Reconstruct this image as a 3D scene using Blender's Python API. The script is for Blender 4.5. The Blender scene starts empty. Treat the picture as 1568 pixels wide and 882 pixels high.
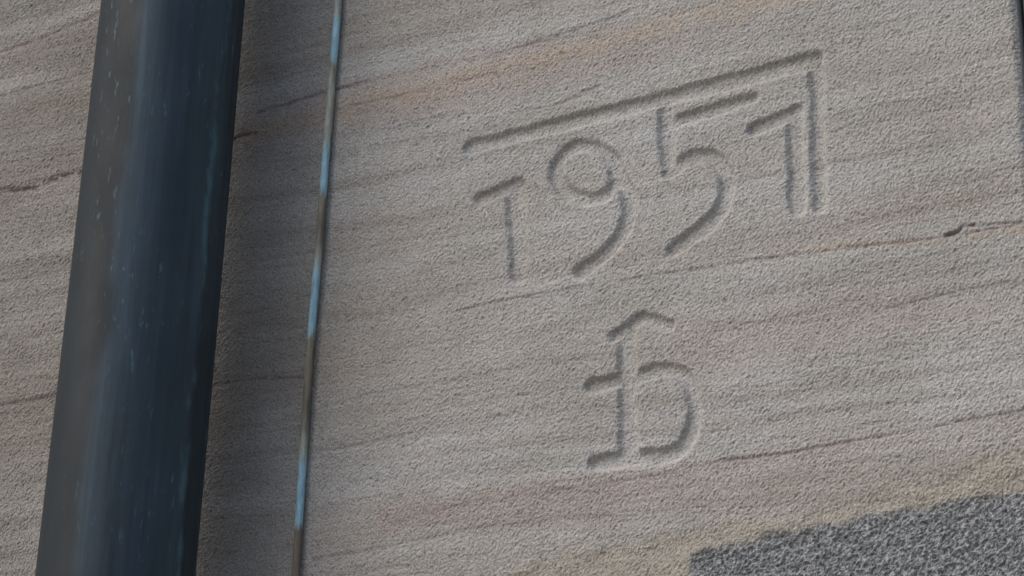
import bpy, math, numpy as np
from mathutils import Matrix, Vector

scene = bpy.context.scene
scene.view_settings.view_transform = 'Standard'
scene.view_settings.look = 'None'
scene.view_settings.exposure = 0
rng = np.random.default_rng(1951)

# ------------------------------------------------------------------ camera
Xc = np.array([0.8725, 0.1908, 0.4497]); Zc = np.array([0.0252, 0.9018, -0.4314])
Xc /= np.linalg.norm(Xc); Zc -= Xc*Xc.dot(Zc); Zc /= np.linalg.norm(Zc)
Yc = np.cross(Zc, Xc)
R = np.array([Xc, Yc, Zc])            # camera -> world rotation
D = 2.2; F = 3703.0
C = np.array([0, 0, 2.55]) - R @ np.array([0, 0, -1.0])*D
cd = bpy.data.cameras.new("camera"); cam = bpy.data.objects.new("camera", cd)
scene.collection.objects.link(cam)
M = Matrix([list(R[0])+[C[0]], list(R[1])+[C[1]], list(R[2])+[C[2]], [0, 0, 0, 1]])
cam.matrix_world = M
cd.sensor_width = 36; cd.lens = 36*F/1568; cd.clip_end = 2000; cd.clip_start = 0.05
scene.camera = cam

def W(p, y=0.0):
    """survey point measured on the photograph -> (X,Z) on the wall plane"""
    d = R @ np.array([(p[0]-784)/F, -(p[1]-441)/F, -1.0])
    t = (y-C[1])/d[1]
    return np.array([C[0]+d[0]*t, C[2]+d[2]*t])

# ------------------------------------------------------------------ node helpers
def newmat(name):
    m = bpy.data.materials.new(name); m.use_nodes = True
    nt = m.node_tree; nt.nodes.clear()
    out = nt.nodes.new('ShaderNodeOutputMaterial'); b = nt.nodes.new('ShaderNodeBsdfPrincipled')
    nt.links.new(b.outputs[0], out.inputs[0])
    return m, nt, b
def setin(nt, sock, v):
    if hasattr(v, 'is_output'): nt.links.new(v, sock)
    else: sock.default_value = v
def noise(nt, vec, scale, detail=4, rough=0.55, dist=0.0):
    n = nt.nodes.new('ShaderNodeTexNoise'); nt.links.new(vec, n.inputs['Vector'])
    n.inputs['Scale'].default_value = scale; n.inputs['Detail'].default_value = detail
    n.inputs['Roughness'].default_value = rough; n.inputs['Distortion'].default_value = dist
    return n.outputs['Fac']
def mapping(nt, vec, scale=(1, 1, 1), rot=(0, 0, 0), loc=(0, 0, 0)):
    m = nt.nodes.new('ShaderNodeMapping'); nt.links.new(vec, m.inputs['Vector'])
    m.inputs['Scale'].default_value = scale; m.inputs['Rotation'].default_value = rot
    m.inputs['Location'].default_value = loc
    return m.outputs[0]
def ramp(nt, fac, stops, interp='LINEAR'):
    r = nt.nodes.new('ShaderNodeValToRGB'); nt.links.new(fac, r.inputs[0])
    cr = r.color_ramp; cr.interpolation = interp
    while len(cr.elements) < len(stops): cr.elements.new(0.5)
    for e, (p, c) in zip(cr.elements, sorted(stops, key=lambda q: q[0])):
        e.position = p
        e.color = (c, c, c, 1) if isinstance(c, (int, float)) else (*c, 1)
    return r.outputs[0]
def mix(nt, fac, a, b, mode='MIX'):
    m = nt.nodes.new('ShaderNodeMix'); m.data_type = 'RGBA'; m.blend_type = mode
    setin(nt, m.inputs[0], fac)
    for s, v in ((m.inputs[6], a), (m.inputs[7], b)):
        if isinstance(v, tuple): v = (*v, 1) if len(v) == 3 else v
        setin(nt, s, v)
    return m.outputs[2]
def mth(nt, op, a, b=0.0, c=0.0):
    m = nt.nodes.new('ShaderNodeMath'); m.operation = op
    setin(nt, m.inputs[0], a); setin(nt, m.inputs[1], b); setin(nt, m.inputs[2], c)
    return m.outputs[0]
def attr(nt, name):
    a = nt.nodes.new('ShaderNodeAttribute'); a.attribute_name = name
    return a.outputs['Fac']
def objco(nt):
    return nt.nodes.new('ShaderNodeTexCoord').outputs['Object']
def bump(nt, h, strength, dist, prev=None):
    b = nt.nodes.new('ShaderNodeBump'); nt.links.new(h, b.inputs['Height'])
    b.inputs['Strength'].default_value = strength; b.inputs['Distance'].default_value = dist
    if prev is not None: nt.links.new(prev, b.inputs['Normal'])
    return b.outputs[0]

a0, a1 = W((510, 140)), W((900, 60))
TILT = math.atan2(a1[1]-a0[1], a1[0]-a0[0])     # dip of the bedding

# ------------------------------------------------------------------ stone material
def stone_material():
    m, nt, b = newmat("weathered_sandstone")
    co = objco(nt)
    rotn = nt.nodes.new('ShaderNodeVectorRotate'); rotn.rotation_type = 'Y_AXIS'
    nt.links.new(co, rotn.inputs['Vector']); rotn.inputs['Angle'].default_value = TILT
    v = rotn.outputs[0]
    sep = nt.nodes.new('ShaderNodeSeparateXYZ'); nt.links.new(v, sep.inputs[0])
    warp = noise(nt, mapping(nt, v, (2.2, 1, 4)), 1.0, 3)
    z = mth(nt, 'MULTIPLY_ADD', warp, 0.07, sep.outputs[2])
    cmb = nt.nodes.new('ShaderNodeCombineXYZ')
    nt.links.new(sep.outputs[0], cmb.inputs[0]); nt.links.new(z, cmb.inputs[2])
    bv = cmb.outputs[0]
    broad = noise(nt, mapping(nt, bv, (0.9, 1, 13)), 1.0, 2, 0.5)
    mid = noise(nt, mapping(nt, bv, (1.2, 1, 50), loc=(3, 0, 1)), 1.0, 3, 0.6)
    fine = noise(nt, mapping(nt, bv, (3.0, 1, 200), loc=(1, 0, 7)), 1.0, 2, 0.6)
    blot = noise(nt, co, 6.5, 4, 0.6)
    col = ramp(nt, broad, [(0.30, (0.375, 0.340, 0.300)), (0.45, (0.418, 0.394, 0.358)),
                           (0.58, (0.430, 0.418, 0.392)), (0.72, (0.405, 0.366, 0.336))])
    col = mix(nt, 0.8, col, ramp(nt, mid, [(0.30, (0.82, 0.79, 0.77)), (0.5, 1.0), (0.72, 1.07)]), 'MULTIPLY')
    col = mix(nt, 0.6, col, ramp(nt, fine, [(0.30, 0.72), (0.42, 1.0), (0.7, 1.06)]), 'MULTIPLY')
    col = mix(nt, 0.9, col, ramp(nt, blot, [(0.32, (0.87, 0.855, 0.82)), (0.6, (1.04, 1.04, 1.05))]), 'MULTIPLY')
    col = mix(nt, mth(nt, 'MULTIPLY', attr(nt, 'clean'), 0.45), col, (0.46, 0.45, 0.425))
    brk = ramp(nt, mid, [(0.35, 0.35), (0.6, 1.0)])
    col = mix(nt, mth(nt, 'MULTIPLY', attr(nt, 'rust'), mth(nt, 'MULTIPLY', brk, 0.55)), col, (0.44, 0.335, 0.24))
    col = mix(nt, mth(nt, 'MULTIPLY', attr(nt, 'red'), mth(nt, 'MULTIPLY', brk, 0.42)), col, (0.36, 0.26, 0.235))
    col = mix(nt, mth(nt, 'MULTIPLY', attr(nt, 'dirt_shade'), 0.58), col, (0.190, 0.170, 0.142))
    col = mix(nt, mth(nt, 'MULTIPLY', attr(nt, 'seam'), mth(nt, 'MULTIPLY', ramp(nt, mid, [(0.2, 0.75), (0.6, 1.0)]), 0.72)), col, (0.16, 0.125, 0.12))
    g3 = noise(nt, co, 130, 3, 0.6)
    tan = mix(nt, g3, (0.33, 0.29, 0.23), (0.44, 0.40, 0.335))
    col = mix(nt, mth(nt, 'MULTIPLY', attr(nt, 'mortar'), 0.8), col, tan)
    g1 = noise(nt, co, 520, 1, 0.6); g2 = noise(nt, co, 1000, 1, 0.5)
    grey = ramp(nt, noise(nt, co, 300, 2, 0.6), [(0.34, (0.145, 0.15, 0.15)), (0.5, (0.255, 0.26, 0.258)), (0.66, (0.40, 0.40, 0.39))])
    col = mix(nt, attr(nt, 'grey'), col, grey)
    col = mix(nt, 0.85, col, ramp(nt, g1, [(0.25, 0.50), (0.40, 0.95), (0.60, 1.04), (0.75, 1.35)]), 'MULTIPLY')
    col = mix(nt, 0.8, col, ramp(nt, g2, [(0.30, 0.70), (0.5, 1.0), (0.7, 1.3)]), 'MULTIPLY')
    col = mix(nt, 0.5, col, ramp(nt, g3, [(0.32, 0.84), (0.5, 1.0), (0.7, 1.07)]), 'MULTIPLY')
    nt.links.new(col, b.inputs['Base Color'])
    b.inputs['Roughness'].default_value = 0.93
    b.inputs['Specular IOR Level'].default_value = 0.15
    n = bump(nt, g2, 0.7, 0.0006)
    nt.links.new(n, b.inputs['Normal'])
    return m
STONE = stone_material()

# ------------------------------------------------------------------ wall height field
X0, X1, Z0, Z1, ST = -0.74, 0.485, 2.15, 3.10, 0.0011
nx = int(round((X1-X0)/ST))+1; nz = int(round((Z1-Z0)/ST))+1
xs = np.linspace(X0, X1, nx); zs = np.linspace(Z0, Z1, nz)
GX, GZ = np.meshgrid(xs, zs)

fx = np.fft.rfftfreq(nx, ST)[None, :]; fz = np.fft.fftfreq(nz, ST)[:, None]
def field(lx, lz, tilt=0.0):
    w = rng.standard_normal((nz, nx))
    c, s = math.cos(tilt), math.sin(tilt)
    u = fx*c+fz*s; v = -fx*s+fz*c
    k = np.exp(-2*(math.pi**2)*0.25*((u*lx)**2+(v*lz)**2))
    f = np.fft.irfft2(np.fft.rfft2(w)*k, s=(nz, nx))
    return (f-f.mean())/f.std()

wob1 = field(0.03, 0.03); wob2 = field(0.008, 0.008)
def dist_poly(pts, reach):
    Dm = np.full((nz, nx), 9.0)
    for (p, q) in zip(pts[:-1], pts[1:]):
        i0 = max(0, int((min(p[0], q[0])-reach-X0)/ST)); i1 = min(nx, int((max(p[0], q[0])+reach-X0)/ST)+2)
        j0 = max(0, int((min(p[1], q[1])-reach-Z0)/ST)); j1 = min(nz, int((max(p[1], q[1])+reach-Z0)/ST)+2)
        if i1 <= i0 or j1 <= j0: continue
        gx = GX[j0:j1, i0:i1]; gz = GZ[j0:j1, i0:i1]
        d = q-p; L = max(1e-12, d.dot(d))
        t = np.clip(((gx-p[0])*d[0]+(gz-p[1])*d[1])/L, 0, 1)
        dd = np.hypot(gx-p[0]-t*d[0], gz-p[1]-t*d[1])
        Dm[j0:j1, i0:i1] = np.minimum(Dm[j0:j1, i0:i1], dd)
    return Dm
def smooth_poly(pts, n=8):
    P = [np.array(p, float) for p in pts]
    P = [2*P[0]-P[1]]+P+[2*P[-1]-P[-2]]
    out = []
    for i in range(1, len(P)-2):
        for t in np.linspace(0, 1, n, endpoint=False):
            a, b_, c, d = P[i-1], P[i], P[i+1], P[i+2]
            out.append(0.5*((2*b_)+(-a+c)*t+(2*a-5*b_+4*c-d)*t*t+(-a+3*b_-3*c+d)*t**3))
    out.append(P[-2]); return out
def S(pts, curve=False):
    return [W(p) for p in (smooth_poly(pts) if curve else pts)]

ring = [(897+46*math.cos(a)+4*math.sin(a), 264+41*math.sin(a)) for a in np.linspace(0, 2*math.pi, 40)]
strokes = [
    ([(720, 226), (1248, 92)], 0.0094, 0),                    # long bar
    ([(1249, 94), (1255, 316)], 0.0084, 0),                   # right return
    ([(734, 304), (778, 286)], 0.0082, 0), ([(789, 286), (794, 420)], 0.0118, 0),
    (ring, 0.0086, 0),
    ([(942, 262), (962, 300), (957, 345), (930, 384), (890, 414)], 0.0094, 1),
    ([(1019, 168), (1022, 245)], 0.0100, 0), ([(1030, 186), (1152, 150)], 0.0078, 0),
    ([(1024, 262), (1052, 243), (1082, 240), (1108, 260), (1112, 296), (1087, 340), (1032, 382)], 0.0094, 1),
    ([(1154, 197), (1206, 176)], 0.0082, 0), ([(1216, 172), (1221, 316)], 0.0092, 0),
    ([(940, 514), (962, 500), (984, 484)], 0.0072, 0), ([(984, 484), (1024, 498)], 0.0066, 0),
    ([(959, 507), (962, 690)], 0.0106, 0),
    ([(905, 591), (962, 580), (1020, 566), (1050, 580), (1063, 620), (1056, 664), (1036, 690), (1002, 702)], 0.0082, 1),
    ([(912, 709), (996, 698)], 0.0082, 0),
]
carve = np.zeros((nz, nx))
for pts, hw, cv in strokes:
    P = S(pts, cv)
    d = dist_poly(P, hw*2.2)+wob1*0.0004+wob2*0.0005
    t = np.clip((hw-d)/0.0042, 0, 1)
    t = t*t*(3-2*t)*0.85+0.15*np.clip((hw-d)/hw, 0, 1)
    carve = np.maximum(carve, t*0.0050)
def blur(a, s):
    k = np.exp(-2*(math.pi**2)*((fx*s)**2+(fz*s)**2))
    return np.fft.irfft2(np.fft.rfft2(a)*k, s=(nz, nx))
carve = blur(carve, 0.0011)

def line_mask(pts, w, curve=True, power=1.0):
    P = S(pts, curve)
    d = dist_poly(P, w*4)+wob2*w*0.25
    return np.exp(-(np.clip(d, 0, None)/w)**2)*power

seams = [
    ([(395, 172), (515, 137), (640, 108), (760, 82), (850, 55), (960, 18), (1010, -8)], 0.0024, 1.0, 0.0008),
    ([(515, 168), (640, 140), (760, 112)], 0.0018, .5, 0.0003),
    ([(845, 162), (880, 148), (915, 132)], 0.0020, .8, 0.0008),
    ([(735, 185), (790, 172), (845, 162)], 0.0014, .4, 0.0003),
    ([(355, 213), (372, 208), (392, 204)], 0.0018, 1.0, 0.0022),
    ([(325, 590), (400, 580), (470, 578)], 0.0014, .8, 0.0004),
    ([(480, 628), (560, 605), (700, 580), (800, 562), (900, 548)], 0.0014, .7, 0.0003),
    ([(600, 650), (720, 620), (830, 598)], 0.0013, .6, 0.0003),
    ([(500, 690), (640, 660), (800, 628)], 0.0012, .45, 0.0002),
    ([(700, 476), (760, 462), (880, 440), (1000, 422), (1200, 392), (1330, 376), (1450, 362), (1568, 342)], 0.0016, .8, 0.0006),
    ([(1448, 360), (1466, 354), (1474, 346), (1490, 344)], 0.0016, 1.0, 0.0030),
    ([(1490, 346), (1568, 340)], 0.0014, .7, 0.0010),
    ([(1100, 705), (1200, 694), (1300, 676), (1420, 655), (1568, 628)], 0.0016, .9, 0.0007),
    ([(600, 800), (700, 775), (860, 750), (960, 735), (1100, 706)], 0.0016, .6, 0.0003),
    ([(480, 855), (600, 835), (760, 800)], 0.0016, .6, 0.0003),
    ([(1120, 600), (1300, 565), (1568, 520)], 0.0012, .4, 0.0002),
    ([(1330, 480), (1440, 452), (1568, 425)], 0.0012, .6, 0.0003),
    ([(-10, 82), (60, 60), (150, 22)], 0.0022, .9, 0.0008),
    ([(-10, 292), (50, 288), (90, 272), (125, 262)], 0.0030, 1.0, 0.0025),
    ([(-10, 240), (70, 225), (130, 212)], 0.0016, .5, 0.0004),
    ([(-10, 432), (50, 424), (110, 412)], 0.0014, .7, 0.0004),
    ([(-10, 622), (50, 612), (95, 603)], 0.0026, .9, 0.0007),
    ([(-10, 150), (60, 130), (140, 110)], 0.0016, .5, 0.0004),
]
seam = np.zeros((nz, nx)); incise = np.zeros((nz, nx))
wobs = field(0.05, 0.01); edgn = field(0.006, 0.0015, TILT)
for pts, w, p, dep in seams:
    mk = line_mask(pts, w, True)
    mod = np.clip(0.8+0.35*wobs+0.25*edgn, 0.15, 1.2)
    seam = np.maximum(seam, mk*p*np.clip(mod, 0, 1)); incise = np.maximum(incise, mk*dep*mod)
rust = line_mask([(380, 208), (510, 168), (700, 122), (900, 68), (1080, 22), (1250, -12)], 0.014)
rust = np.maximum(rust, line_mask([(1490, 362), (1568, 350)], 0.004, True, .9))
rust = np.maximum(rust, line_mask([(1180, 385), (1330, 372), (1450, 368)], 0.004, True, .7))
rust = np.maximum(rust, line_mask([(-10, 90), (60, 70), (150, 40)], 0.014, True, .5))
rust = np.maximum(rust, line_mask([(500, 560), (700, 500), (830, 470)], 0.02, True, .25))
red = line_mask([(600, 790), (760, 768), (900, 752), (1000, 738)], 0.018, True, .8)
red = np.maximum(red, line_mask([(-10, 312), (50, 306), (120, 290)], 0.018, True, .9))
red = np.maximum(red, line_mask([(1060, 530), (1250, 490), (1400, 470)], 0.02, True, .5))
red = np.maximum(red, line_mask([(-10, 622), (95, 603)], 0.006, True, .8))
red = np.maximum(red, line_mask([(1000, 720), (1568, 640)], 0.012, True, .5))
clean = np.zeros((nz, nx))
for q in ([(720, 260), (900, 240), (1230, 160)], [(780, 400), (1000, 350), (1240, 290)]):
    clean = np.maximum(clean, line_mask(q, 0.05, True, .75))
clean = np.clip(np.maximum(clean, carve/0.0050*0.8), 0, 1)
# grime, with the downpipe's shade put into the colour; strongest behind and beyond it
dirt_shade = 0.68/(1+np.exp((GX+0.235+0.012*wob1)/0.022))+0.22/(1+np.exp((GX+0.42)/0.02))+0.14/(1+np.exp((GX+0.05)/0.05))
dirt_shade = np.clip(dirt_shade*(0.85+0.12*field(0.05, 0.02)), 0, 1)

def below(pts, soft, amp):
    P = np.array([W(p) for p in pts]); o = np.argsort(P[:, 0]); P = P[o]
    zl = np.interp(xs, P[:, 0], P[:, 1])[None, :]
    jag = wob1*amp+wob2*amp*0.6
    return 1/(1+np.exp(np.clip((GZ-zl+jag)/soft, -40, 40)))
mort = below([(700, 905), (840, 852), (1000, 822), (1210, 795), (1300, 768), (1380, 742), (1568, 690), (1700, 655)], 0.0028, 0.0024)
gx0 = W((1060, 850))[0]
grey = below([(900, 886), (1060, 850), (1200, 816), (1290, 804), (1330, 788), (1500, 762), (1568, 750), (1700, 726)], 0.0012, 0.0014)
grey = grey/(1+np.exp(-np.clip((GX-gx0+wob2*0.001)/0.0012, -40, 40)))
mort = mort*(1-grey)

# relief
ga = field(0.0011, 0.0011); gb = field(0.0024, 0.0022); gc = field(0.007, 0.005); gd = field(0.035, 0.02)
bed = field(0.06, 0.0030, TILT); bed2 = field(0.22, 0.010, TILT)
pits = np.clip(gb-1.5, 0, 2.0)
left = np.clip(1/(1+np.exp((GX+0.40)/0.04)), 0, 1)
H = 0.00026*ga+0.00006*gb+0.00005*gc+0.0002*gd+0.00006*bed*(1+1.2*left)+0.00020*bed2*(1+left)-0.0006*pits
H = H-carve-incise
H = H-0.0008*mort+mort*0.0005*field(0.02, 0.012)
H = H-grey*(0.0022)+grey*(0.0003*gb+0.0002*gc+0.0003*ga)
ar = np.clip((GX-(X1-0.007))/0.007, 0, 1); H = H-0.004*ar**2
fd = np.clip(np.minimum(np.minimum((GX-X0)/0.02, (GZ-Z0)/0.02), (Z1-GZ)/0.02), 0, 1)
H = H*fd

xl = -5.0+(X0+5.0)*(np.linspace(0, 1, 40)**0.6); xl = xl[:-1]
zl_ = np.linspace(-0.2, Z0, 30)[:-1]; zu = np.linspace(Z1, 6.0, 34)[1:]
ax = np.concatenate([xl, xs, [X1+0.0006, X1+0.0006]]); az = np.concatenate([zl_, zs, zu])
NX, NZ = len(ax), len(az)
def embed(a, edge=False):
    o = np.zeros((NZ, NX)); i0 = len(xl); j0 = len(zl_)
    o[j0:j0+nz, i0:i0+nx] = a
    o[j0:j0+nz, i0+nx:] = a[:, -1:]
    if edge:
        o[:j0, i0:] = o[j0, i0:]; o[j0+nz:, i0:] = o[j0+nz-1, i0:]
        o[:, :i0] = o[:, i0:i0+1]
    return o
FH = embed(H); AX, AZ = np.meshgrid(ax, az)
Yv = -FH; Yv[:, -2] += 0.003; Yv[:, -1] = 0.14
co = np.stack([AX, Yv, AZ], -1).reshape(-1, 3)
idx = np.arange(NX*NZ).reshape(NZ, NX)
quads = np.stack([idx[:-1, :-1], idx[:-1, 1:], idx[1:, 1:], idx[1:, :-1]], -1)
attrs = {'seam': embed(seam), 'rust': embed(rust), 'red': embed(red), 'clean': embed(clean),
         'dirt_shade': embed(dirt_shade, True), 'mortar': embed(mort), 'grey': embed(grey)}
facex = 0.5*(ax[:-1]+ax[1:]); facez = 0.5*(az[:-1]+az[1:])
FX, FZ = np.meshgrid(facex, facez)
greyf = attrs['grey'][:-1, :-1] > 0.5
inscr = (FX > W((690, 400))[0]) & (FX < W((1300, 200))[0]) & (FZ > W((950, 735))[1]) & (FZ < W((1240, 50))[1]+0.03)

def mesh_from(name, sel, parent=None):
    q = quads[sel].reshape(-1, 4)
    used, inv = np.unique(q, return_inverse=True)
    me = bpy.data.meshes.new(name)
    me.vertices.add(len(used)); me.vertices.foreach_set('co', co[used].ravel().astype(np.float32))
    me.loops.add(q.size); me.loops.foreach_set('vertex_index', inv.ravel().astype(np.int32))
    me.polygons.add(len(q)); me.polygons.foreach_set('loop_start', (np.arange(len(q))*4).astype(np.int32))
    me.update(calc_edges=True)
    for k, a in attrs.items():
        at = me.attributes.new(k, 'FLOAT', 'POINT'); at.data.foreach_set('value', a.ravel()[used].astype(np.float32))
    me.shade_flat()
    me.materials.append(STONE)
    ob = bpy.data.objects.new(name, me); scene.collection.objects.link(ob)
    if parent: ob.parent = parent
    return ob
wall = bpy.data.objects.new("sandstone_wall", None); scene.collection.objects.link(wall)
mesh_from("wall_face", ~(greyf | inscr), wall)
mesh_from("carved_date_inscription", inscr & ~greyf)
mesh_from("rough_grey_stone_block", greyf)

def box(name, lo, hi, mat, parent=None, bevel=0.0):
    import bmesh
    bm = bmesh.new(); bmesh.ops.create_cube(bm, size=1)
    for v in bm.verts:
        v.co = Vector([(lo[i]+hi[i])/2+v.co[i]*(hi[i]-lo[i]) for i in range(3)])
    if bevel: bmesh.ops.bevel(bm, geom=bm.edges[:], offset=bevel, segments=2, affect='EDGES')
    me = bpy.data.meshes.new(name); bm.to_mesh(me); bm.free(); me.materials.append(mat)
    ob = bpy.data.objects.new(name, me); scene.collection.objects.link(ob)
    if parent: ob.parent = parent
    return ob
box("wall_below_window", (0.488, 0.002, -0.2), (1.70, 0.14, 0.95), STONE, wall)
box("wall_above_window", (0.488, 0.002, 3.4), (1.70, 0.14, 6.0), STONE, wall)
box("wall_right_of_window", (1.702, 0.0, -0.2), (6.0, 0.14, 6.0), STONE, wall)
mm, nt, b = newmat("lime_mortar"); n = noise(nt, objco(nt), 80, 4)
nt.links.new(ramp(nt, n, [(0.3, (0.28, 0.23, 0.17)), (0.7, (0.38, 0.32, 0.25))]), b.inputs['Base Color']); b.inputs['Roughness'].default_value = 0.95
for i, z in enumerate([0.55, 1.08, 1.62, 3.5, 4.05, 4.6, 5.15]):
    box("bed_joint_%d" % i, (-5.0, -0.003, z), (0.483, 0.004, z+0.010), mm, wall)

# ------------------------------------------------------------------ window (dark frame on the right)
fm, nt, b = newmat("dark_window_metal")
n = noise(nt, objco(nt), 40, 4)
nt.links.new(ramp(nt, n, [(0.3, (0.045, 0.053, 0.06)), (0.7, (0.075, 0.083, 0.09))]), b.inputs['Base Color'])
b.inputs['Roughness'].default_value = 0.5
gm, nt, b = newmat("window_glass_dark"); b.inputs['Base Color'].default_value = (0.02, 0.025, 0.03, 1)
b.inputs['Roughness'].default_value = 0.06
win = bpy.data.objects.new("window", None); scene.collection.objects.link(win)
box("jamb_left", (0.4885, 0.008, 0.955), (0.56, 0.09, 3.395), fm, win, 0.003)
box("jamb_right", (1.63, 0.008, 0.955), (1.698, 0.09, 3.395), fm, win, 0.003)
box("head", (0.562, 0.010, 3.32), (1.628, 0.09, 3.395), fm, win, 0.003)
box("sill", (0.562, 0.006, 0.955), (1.628, 0.09, 1.03), fm, win, 0.003)
box("mullion", (1.07, 0.012, 1.032), (1.11, 0.085, 3.318), fm, win, 0.003)
box("pane_1", (0.562, 0.045, 1.032), (1.068, 0.055, 3.318), gm, win)
box("pane_2", (1.112, 0.045, 1.032), (1.628, 0.055, 3.318), gm, win)

# ------------------------------------------------------------------ downpipe
AXP = np.array([-0.339, -0.105]); RP = 0.0704
pm, nt, b = newmat("patinated_copper_pipe")
pc = objco(nt)
st = noise(nt, mapping(nt, pc, (26, 26, 1.6)), 1.0, 5, 0.6, 0.3)
st2 = noise(nt, mapping(nt, pc, (110, 110, 5)), 1.0, 4, 0.6)
bl = noise(nt, mapping(nt, pc, (14, 14, 7), loc=(2, 5, 1)), 1.0, 6, 0.65)
col = ramp(nt, st, [(0.34, (0.032, 0.045, 0.056)), (0.5, (0.040, 0.064, 0.084)), (0.66, (0.052, 0.084, 0.108))])
col = mix(nt, 0.6, col, ramp(nt, st2, [(0.3, 0.68), (0.55, 1.0), (0.75, 1.5)]), 'MULTIPLY')
col = mix(nt, 0.8, col, ramp(nt, bl, [(0.35, 0.78), (0.55, 1.0), (0.7, 1.15)]), 'MULTIPLY')
col = mix(nt, attr(nt, 'dark_strips'), col, (0.011, 0.015, 0.016))
sp = ramp(nt, noise(nt, mapping(nt, pc, (230, 230, 60)), 1.0, 3), [(0.62, 0.0), (0.70, 1.0)])
sp = mth(nt, 'MULTIPLY', sp, ramp(nt, bl, [(0.46, 0.0), (0.58, 1.0)]))
col = mix(nt, mth(nt, 'MULTIPLY', sp, 0.45), col, (0.12, 0.21, 0.24))
sm = mth(nt, 'MULTIPLY', attr(nt, 'seam'), ramp(nt, noise(nt, mapping(nt, pc, (60, 60, 28)), 1.0, 4), [(0.46, 0.0), (0.6, 1.0)]))
col = mix(nt, mth(nt, 'MULTIPLY', sm, 0.55), col, (0.09, 0.20, 0.22))
nt.links.new(col, b.inputs['Base Color'])
nt.links.new(ramp(nt, bl, [(0.3, 0.46), (0.7, 0.66)]), b.inputs['Roughness'])
b.inputs['Specular IOR Level'].default_value = 0.22
n = bump(nt, st2, 0.2, 0.002); n = bump(nt, bl, 0.35, 0.003, n)
nt.links.new(n, b.inputs['Normal'])

nth = 256
zz = np.concatenate([np.linspace(0.12, 2.1, 60)[:-1], np.arange(2.1, 3.25, 0.003), np.linspace(3.25, 6.0, 70)])
th = np.linspace(0, 2*math.pi, nth, endpoint=False)
vc = C[:2]-AXP; tc = math.atan2(vc[1], vc[0])
seam_th = tc+math.radians(47)
TH, ZZ = np.meshgrid(th, zz)
nzp = len(zz)
def n1(L, amp, seed):
    r = np.random.default_rng(seed); k = np.exp(-0.5*(np.arange(-60, 61)*0.003/L)**2)
    f = np.convolve(r.standard_normal(nzp+120), k, 'valid')[:nzp]; return amp*f/f.std()
sw = n1(0.03, 0.02, 3)+n1(0.006, 0.012, 5)
def wrap(a): return (a+math.pi) % (2*math.pi)-math.pi
dth = wrap(TH-(seam_th+sw[:, None]))
sprof = np.exp(-(dth/0.03)**4)*(1+0.3*n1(0.01, 1, 8)[:, None])
rr = RP+0.0008*sprof+0.0005*np.sin(2*TH+1.1+ZZ*1.7)+0.00025*np.sin(5*TH+ZZ*9)
PX = AXP[0]+rr*np.cos(TH); PY = AXP[1]+rr*np.sin(TH)
pco = np.stack([PX, PY, ZZ], -1).reshape(-1, 3)
pi = np.arange(nzp*nth).reshape(nzp, nth); nx_ = np.roll(pi, -1, 1)
pf = np.stack([pi[:-1], nx_[:-1], nx_[1:], pi[1:]], -1).reshape(-1, 4)
pme = bpy.data.meshes.new("pipe_shaft"); pme.from_pydata(pco.tolist(), [], pf.tolist())
def addat(nm, a):
    at = pme.attributes.new(nm, 'FLOAT', 'POINT'); at.data.foreach_set('value', a.ravel().astype(np.float32))
addat('seam', np.exp(-(dth/0.07)**2))
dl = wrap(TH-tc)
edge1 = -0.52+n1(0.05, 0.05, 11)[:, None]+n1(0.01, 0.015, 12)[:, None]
strips = 1/(1+np.exp((dl-edge1)/0.04))  # near-black strip down the pipe's left side, wavering edge
strips = np.maximum(strips, 0.45/(1+np.exp(-(dl-math.radians(52)+n1(0.03, .04, 14)[:, None])/0.05)))  # weaker dark strip past the seam on the right
addat('dark_strips', np.clip(strips*0.95, 0, 1))
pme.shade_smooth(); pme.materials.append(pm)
pipe = bpy.data.objects.new("downpipe", None); scene.collection.objects.link(pipe)
po = bpy.data.objects.new("pipe_shaft", pme); scene.collection.objects.link(po); po.parent = pipe
def collar(name, z, h, extra):
    import bmesh
    bm = bmesh.new()
    prof = [(RP+0.0015, z), (RP+extra, z+0.006), (RP+extra, z+h-0.006), (RP+0.0015, z+h)]
    ringv = []
    for r, zc in prof:
        ringv.append([bm.verts.new((AXP[0]+r*math.cos(t), AXP[1]+r*math.sin(t), zc)) for t in np.linspace(0, 2*math.pi, 96, endpoint=False)])
    for a_, b_ in zip(ringv[:-1], ringv[1:]):
        for i in range(96): bm.faces.new((a_[i], a_[(i+1) % 96], b_[(i+1) % 96], b_[i]))
    me = bpy.data.meshes.new(name); bm.to_mesh(me); bm.free(); me.shade_smooth(); me.materials.append(pm)
    o = bpy.data.objects.new(name, me); scene.collection.objects.link(o); o.parent = pipe
for i, z in enumerate([1.2, 3.7, 5.4]):
    collar("bracket_ring_%d" % i, z, 0.035, 0.006)
    box("bracket_arm_%d" % i, (AXP[0]-0.012, AXP[1]+RP-0.002, z+0.006), (AXP[0]+0.012, 0.002, z+0.029), pm, pipe, 0.002)
collar("socket", 1.7, 0.09, 0.007)
collar("shoe", 0.02, 0.14, 0.008)

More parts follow.
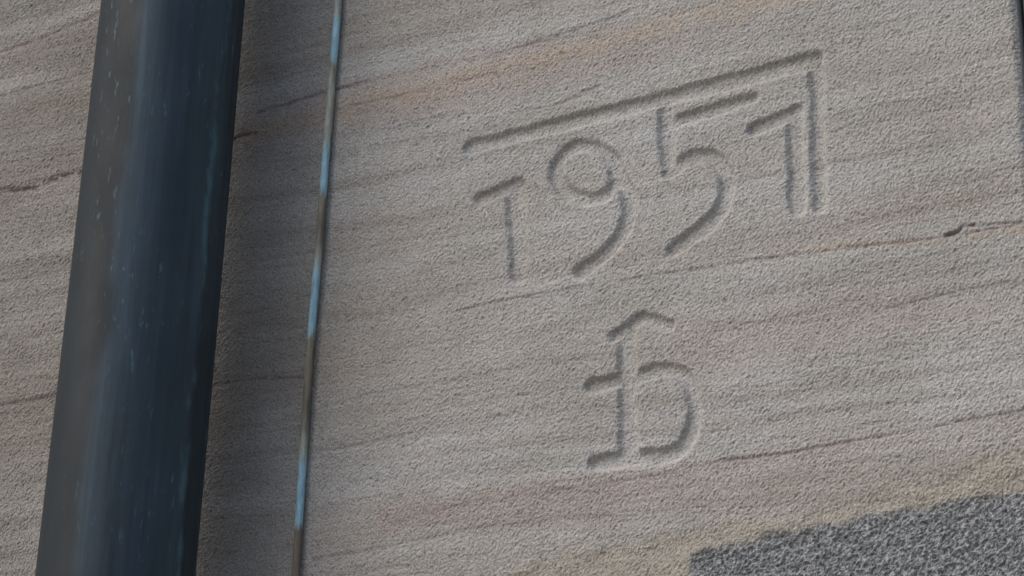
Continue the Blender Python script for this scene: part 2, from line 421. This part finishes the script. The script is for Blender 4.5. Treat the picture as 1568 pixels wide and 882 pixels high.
# ------------------------------------------------------------------ lightning conductor
lm, nt, b = newmat("oxidised_copper_rod")
lc = objco(nt)
sep = nt.nodes.new('ShaderNodeSeparateXYZ'); nt.links.new(lc, sep.inputs[0])
def rz(y):
    return W((516.5-0.0755*y, y), -0.008)[1]
jit = mth(nt, 'MULTIPLY_ADD', noise(nt, mapping(nt, lc, (200, 200, 25)), 1.0, 4), 0.05, sep.outputs[2])
jit = mth(nt, 'SUBTRACT', jit, 0.025)
zlo, zhi = rz(900), rz(-20)
fac = mth(nt, 'DIVIDE', mth(nt, 'SUBTRACT', jit, zlo), zhi-zlo)
B = (0.17, 0.14, 0.095); T = (0.30, 0.50, 0.58); G = (0.36, 0.38, 0.31); O = (0.23, 0.21, 0.14)
def f(y): return (rz(y)-zlo)/(zhi-zlo)
stops = [(812, B), (796, T), (712, T), (690, G), (640, B), (520, O), (505, T), (425, T), (400, G), (360, B), (300, O), (288, T), (232, T), (215, G), (130, G), (100, O), (90, T), (30, T), (15, G)]
colr = ramp(nt, fac, [(f(y), c) for y, c in stops])
var = noise(nt, mapping(nt, lc, (300, 300, 60)), 1.0, 5, 0.65)
colr = mix(nt, 0.9, colr, ramp(nt, var, [(0.3, 0.6), (0.5, 1.0), (0.7, 1.3)]), 'MULTIPLY')
nt.links.new(colr, b.inputs['Base Color']); b.inputs['Roughness'].default_value = 0.55
nt.links.new(bump(nt, var, 0.4, 0.001), b.inputs['Normal'])
ys = np.arange(2.10, 3.25, 0.01)
survey = [(900, 449), (800, 455.5), (640, 466), (560, 471), (400, 485.5), (220, 499), (0, 516.5), (-20, 518)]
sw_ = np.array([W((x, y), -0.008) for y, x in survey]); o = np.argsort(sw_[:, 1]); sw_ = sw_[o]
zsamp = np.concatenate([np.linspace(0.0, 2.1, 20)[:-1], ys, np.linspace(3.26, 6.0, 20)])
xmean = sw_[:, 0].mean()
xsamp = np.interp(zsamp, np.concatenate([[0, 1.9], sw_[:, 1], [3.4, 6]]), np.concatenate([[xmean, xmean], sw_[:, 0], [xmean, xmean]]))
k = np.ones(9)/9; xsm = np.convolve(np.pad(xsamp, 4, 'edge'), k, 'valid')
cu = bpy.data.curves.new("rod", 'CURVE'); cu.dimensions = '3D'; cu.bevel_depth = 0.0038; cu.bevel_resolution = 5
s = cu.splines.new('POLY'); s.points.add(len(zsamp)-1)
for i, (x, z) in enumerate(zip(xsm, zsamp)): s.points[i].co = (x, -0.0062+0.0006*math.sin(z*9), z, 1)
cu.materials.append(lm)
tmp = bpy.data.objects.new("tmp_rod", cu); scene.collection.objects.link(tmp)
dg = bpy.context.evaluated_depsgraph_get(); rm = bpy.data.meshes.new_from_object(tmp.evaluated_get(dg))
bpy.data.objects.remove(tmp); rm.shade_smooth()
if not rm.materials: rm.materials.append(lm)
rod = bpy.data.objects.new("lightning_conductor_rod", rm); scene.collection.objects.link(rod)
for i, z in enumerate([0.9, 1.8, 3.6, 4.6]):
    box("clip_%d" % i, (xmean-0.011, -0.014, z), (xmean+0.011, 0.003, z+0.022), lm, rod, 0.002)

# ------------------------------------------------------------------ ground
pv, nt, b = newmat("pavement")
gc_ = objco(nt)
br = nt.nodes.new('ShaderNodeTexBrick'); nt.links.new(gc_, br.inputs['Vector']); br.inputs['Scale'].default_value = 1.6
br.inputs['Color1'].default_value = (0.20, 0.19, 0.175, 1); br.inputs['Color2'].default_value = (0.24, 0.225, 0.205, 1)
br.inputs['Mortar'].default_value = (0.10, 0.095, 0.085, 1); br.inputs['Mortar Size'].default_value = 0.01
nt.links.new(mix(nt, 0.6, br.outputs[0], ramp(nt, noise(nt, gc_, 30, 6), [(0.3, 0.75), (0.7, 1.1)]), 'MULTIPLY'), b.inputs['Base Color'])
b.inputs['Roughness'].default_value = 0.9
gme = bpy.data.meshes.new("pavement"); gme.from_pydata([(-600, -600, 0), (600, -600, 0), (600, 600, 0), (-600, 600, 0)], [], [(0, 1, 2, 3)])
gme.materials.append(pv); go = bpy.data.objects.new("pavement", gme); scene.collection.objects.link(go)

# ------------------------------------------------------------------ light
sd = Vector((-0.55, -0.66, 0.90)).normalized()
w = bpy.data.worlds.new("World"); scene.world = w; w.use_nodes = True
wn = w.node_tree; bg = wn.nodes['Background']
sk = wn.nodes.new('ShaderNodeTexSky'); sk.sky_type = 'NISHITA'; sk.sun_disc = False
sk.sun_elevation = math.asin(sd.z); sk.sun_rotation = math.atan2(sd.x, sd.y)
sk.air_density = 1.0; sk.dust_density = 3.0; sk.ozone_density = 1.5
wn.links.new(sk.outputs[0], bg.inputs[0]); bg.inputs[1].default_value = 0.15
sl = bpy.data.lights.new("sun", 'SUN'); sl.energy = 1.3; sl.angle = math.radians(35); sl.color = (1.0, 0.97, 0.93)
so = bpy.data.objects.new("sun", sl); scene.collection.objects.link(so)
so.rotation_euler = sd.to_track_quat('Z', 'Y').to_euler()
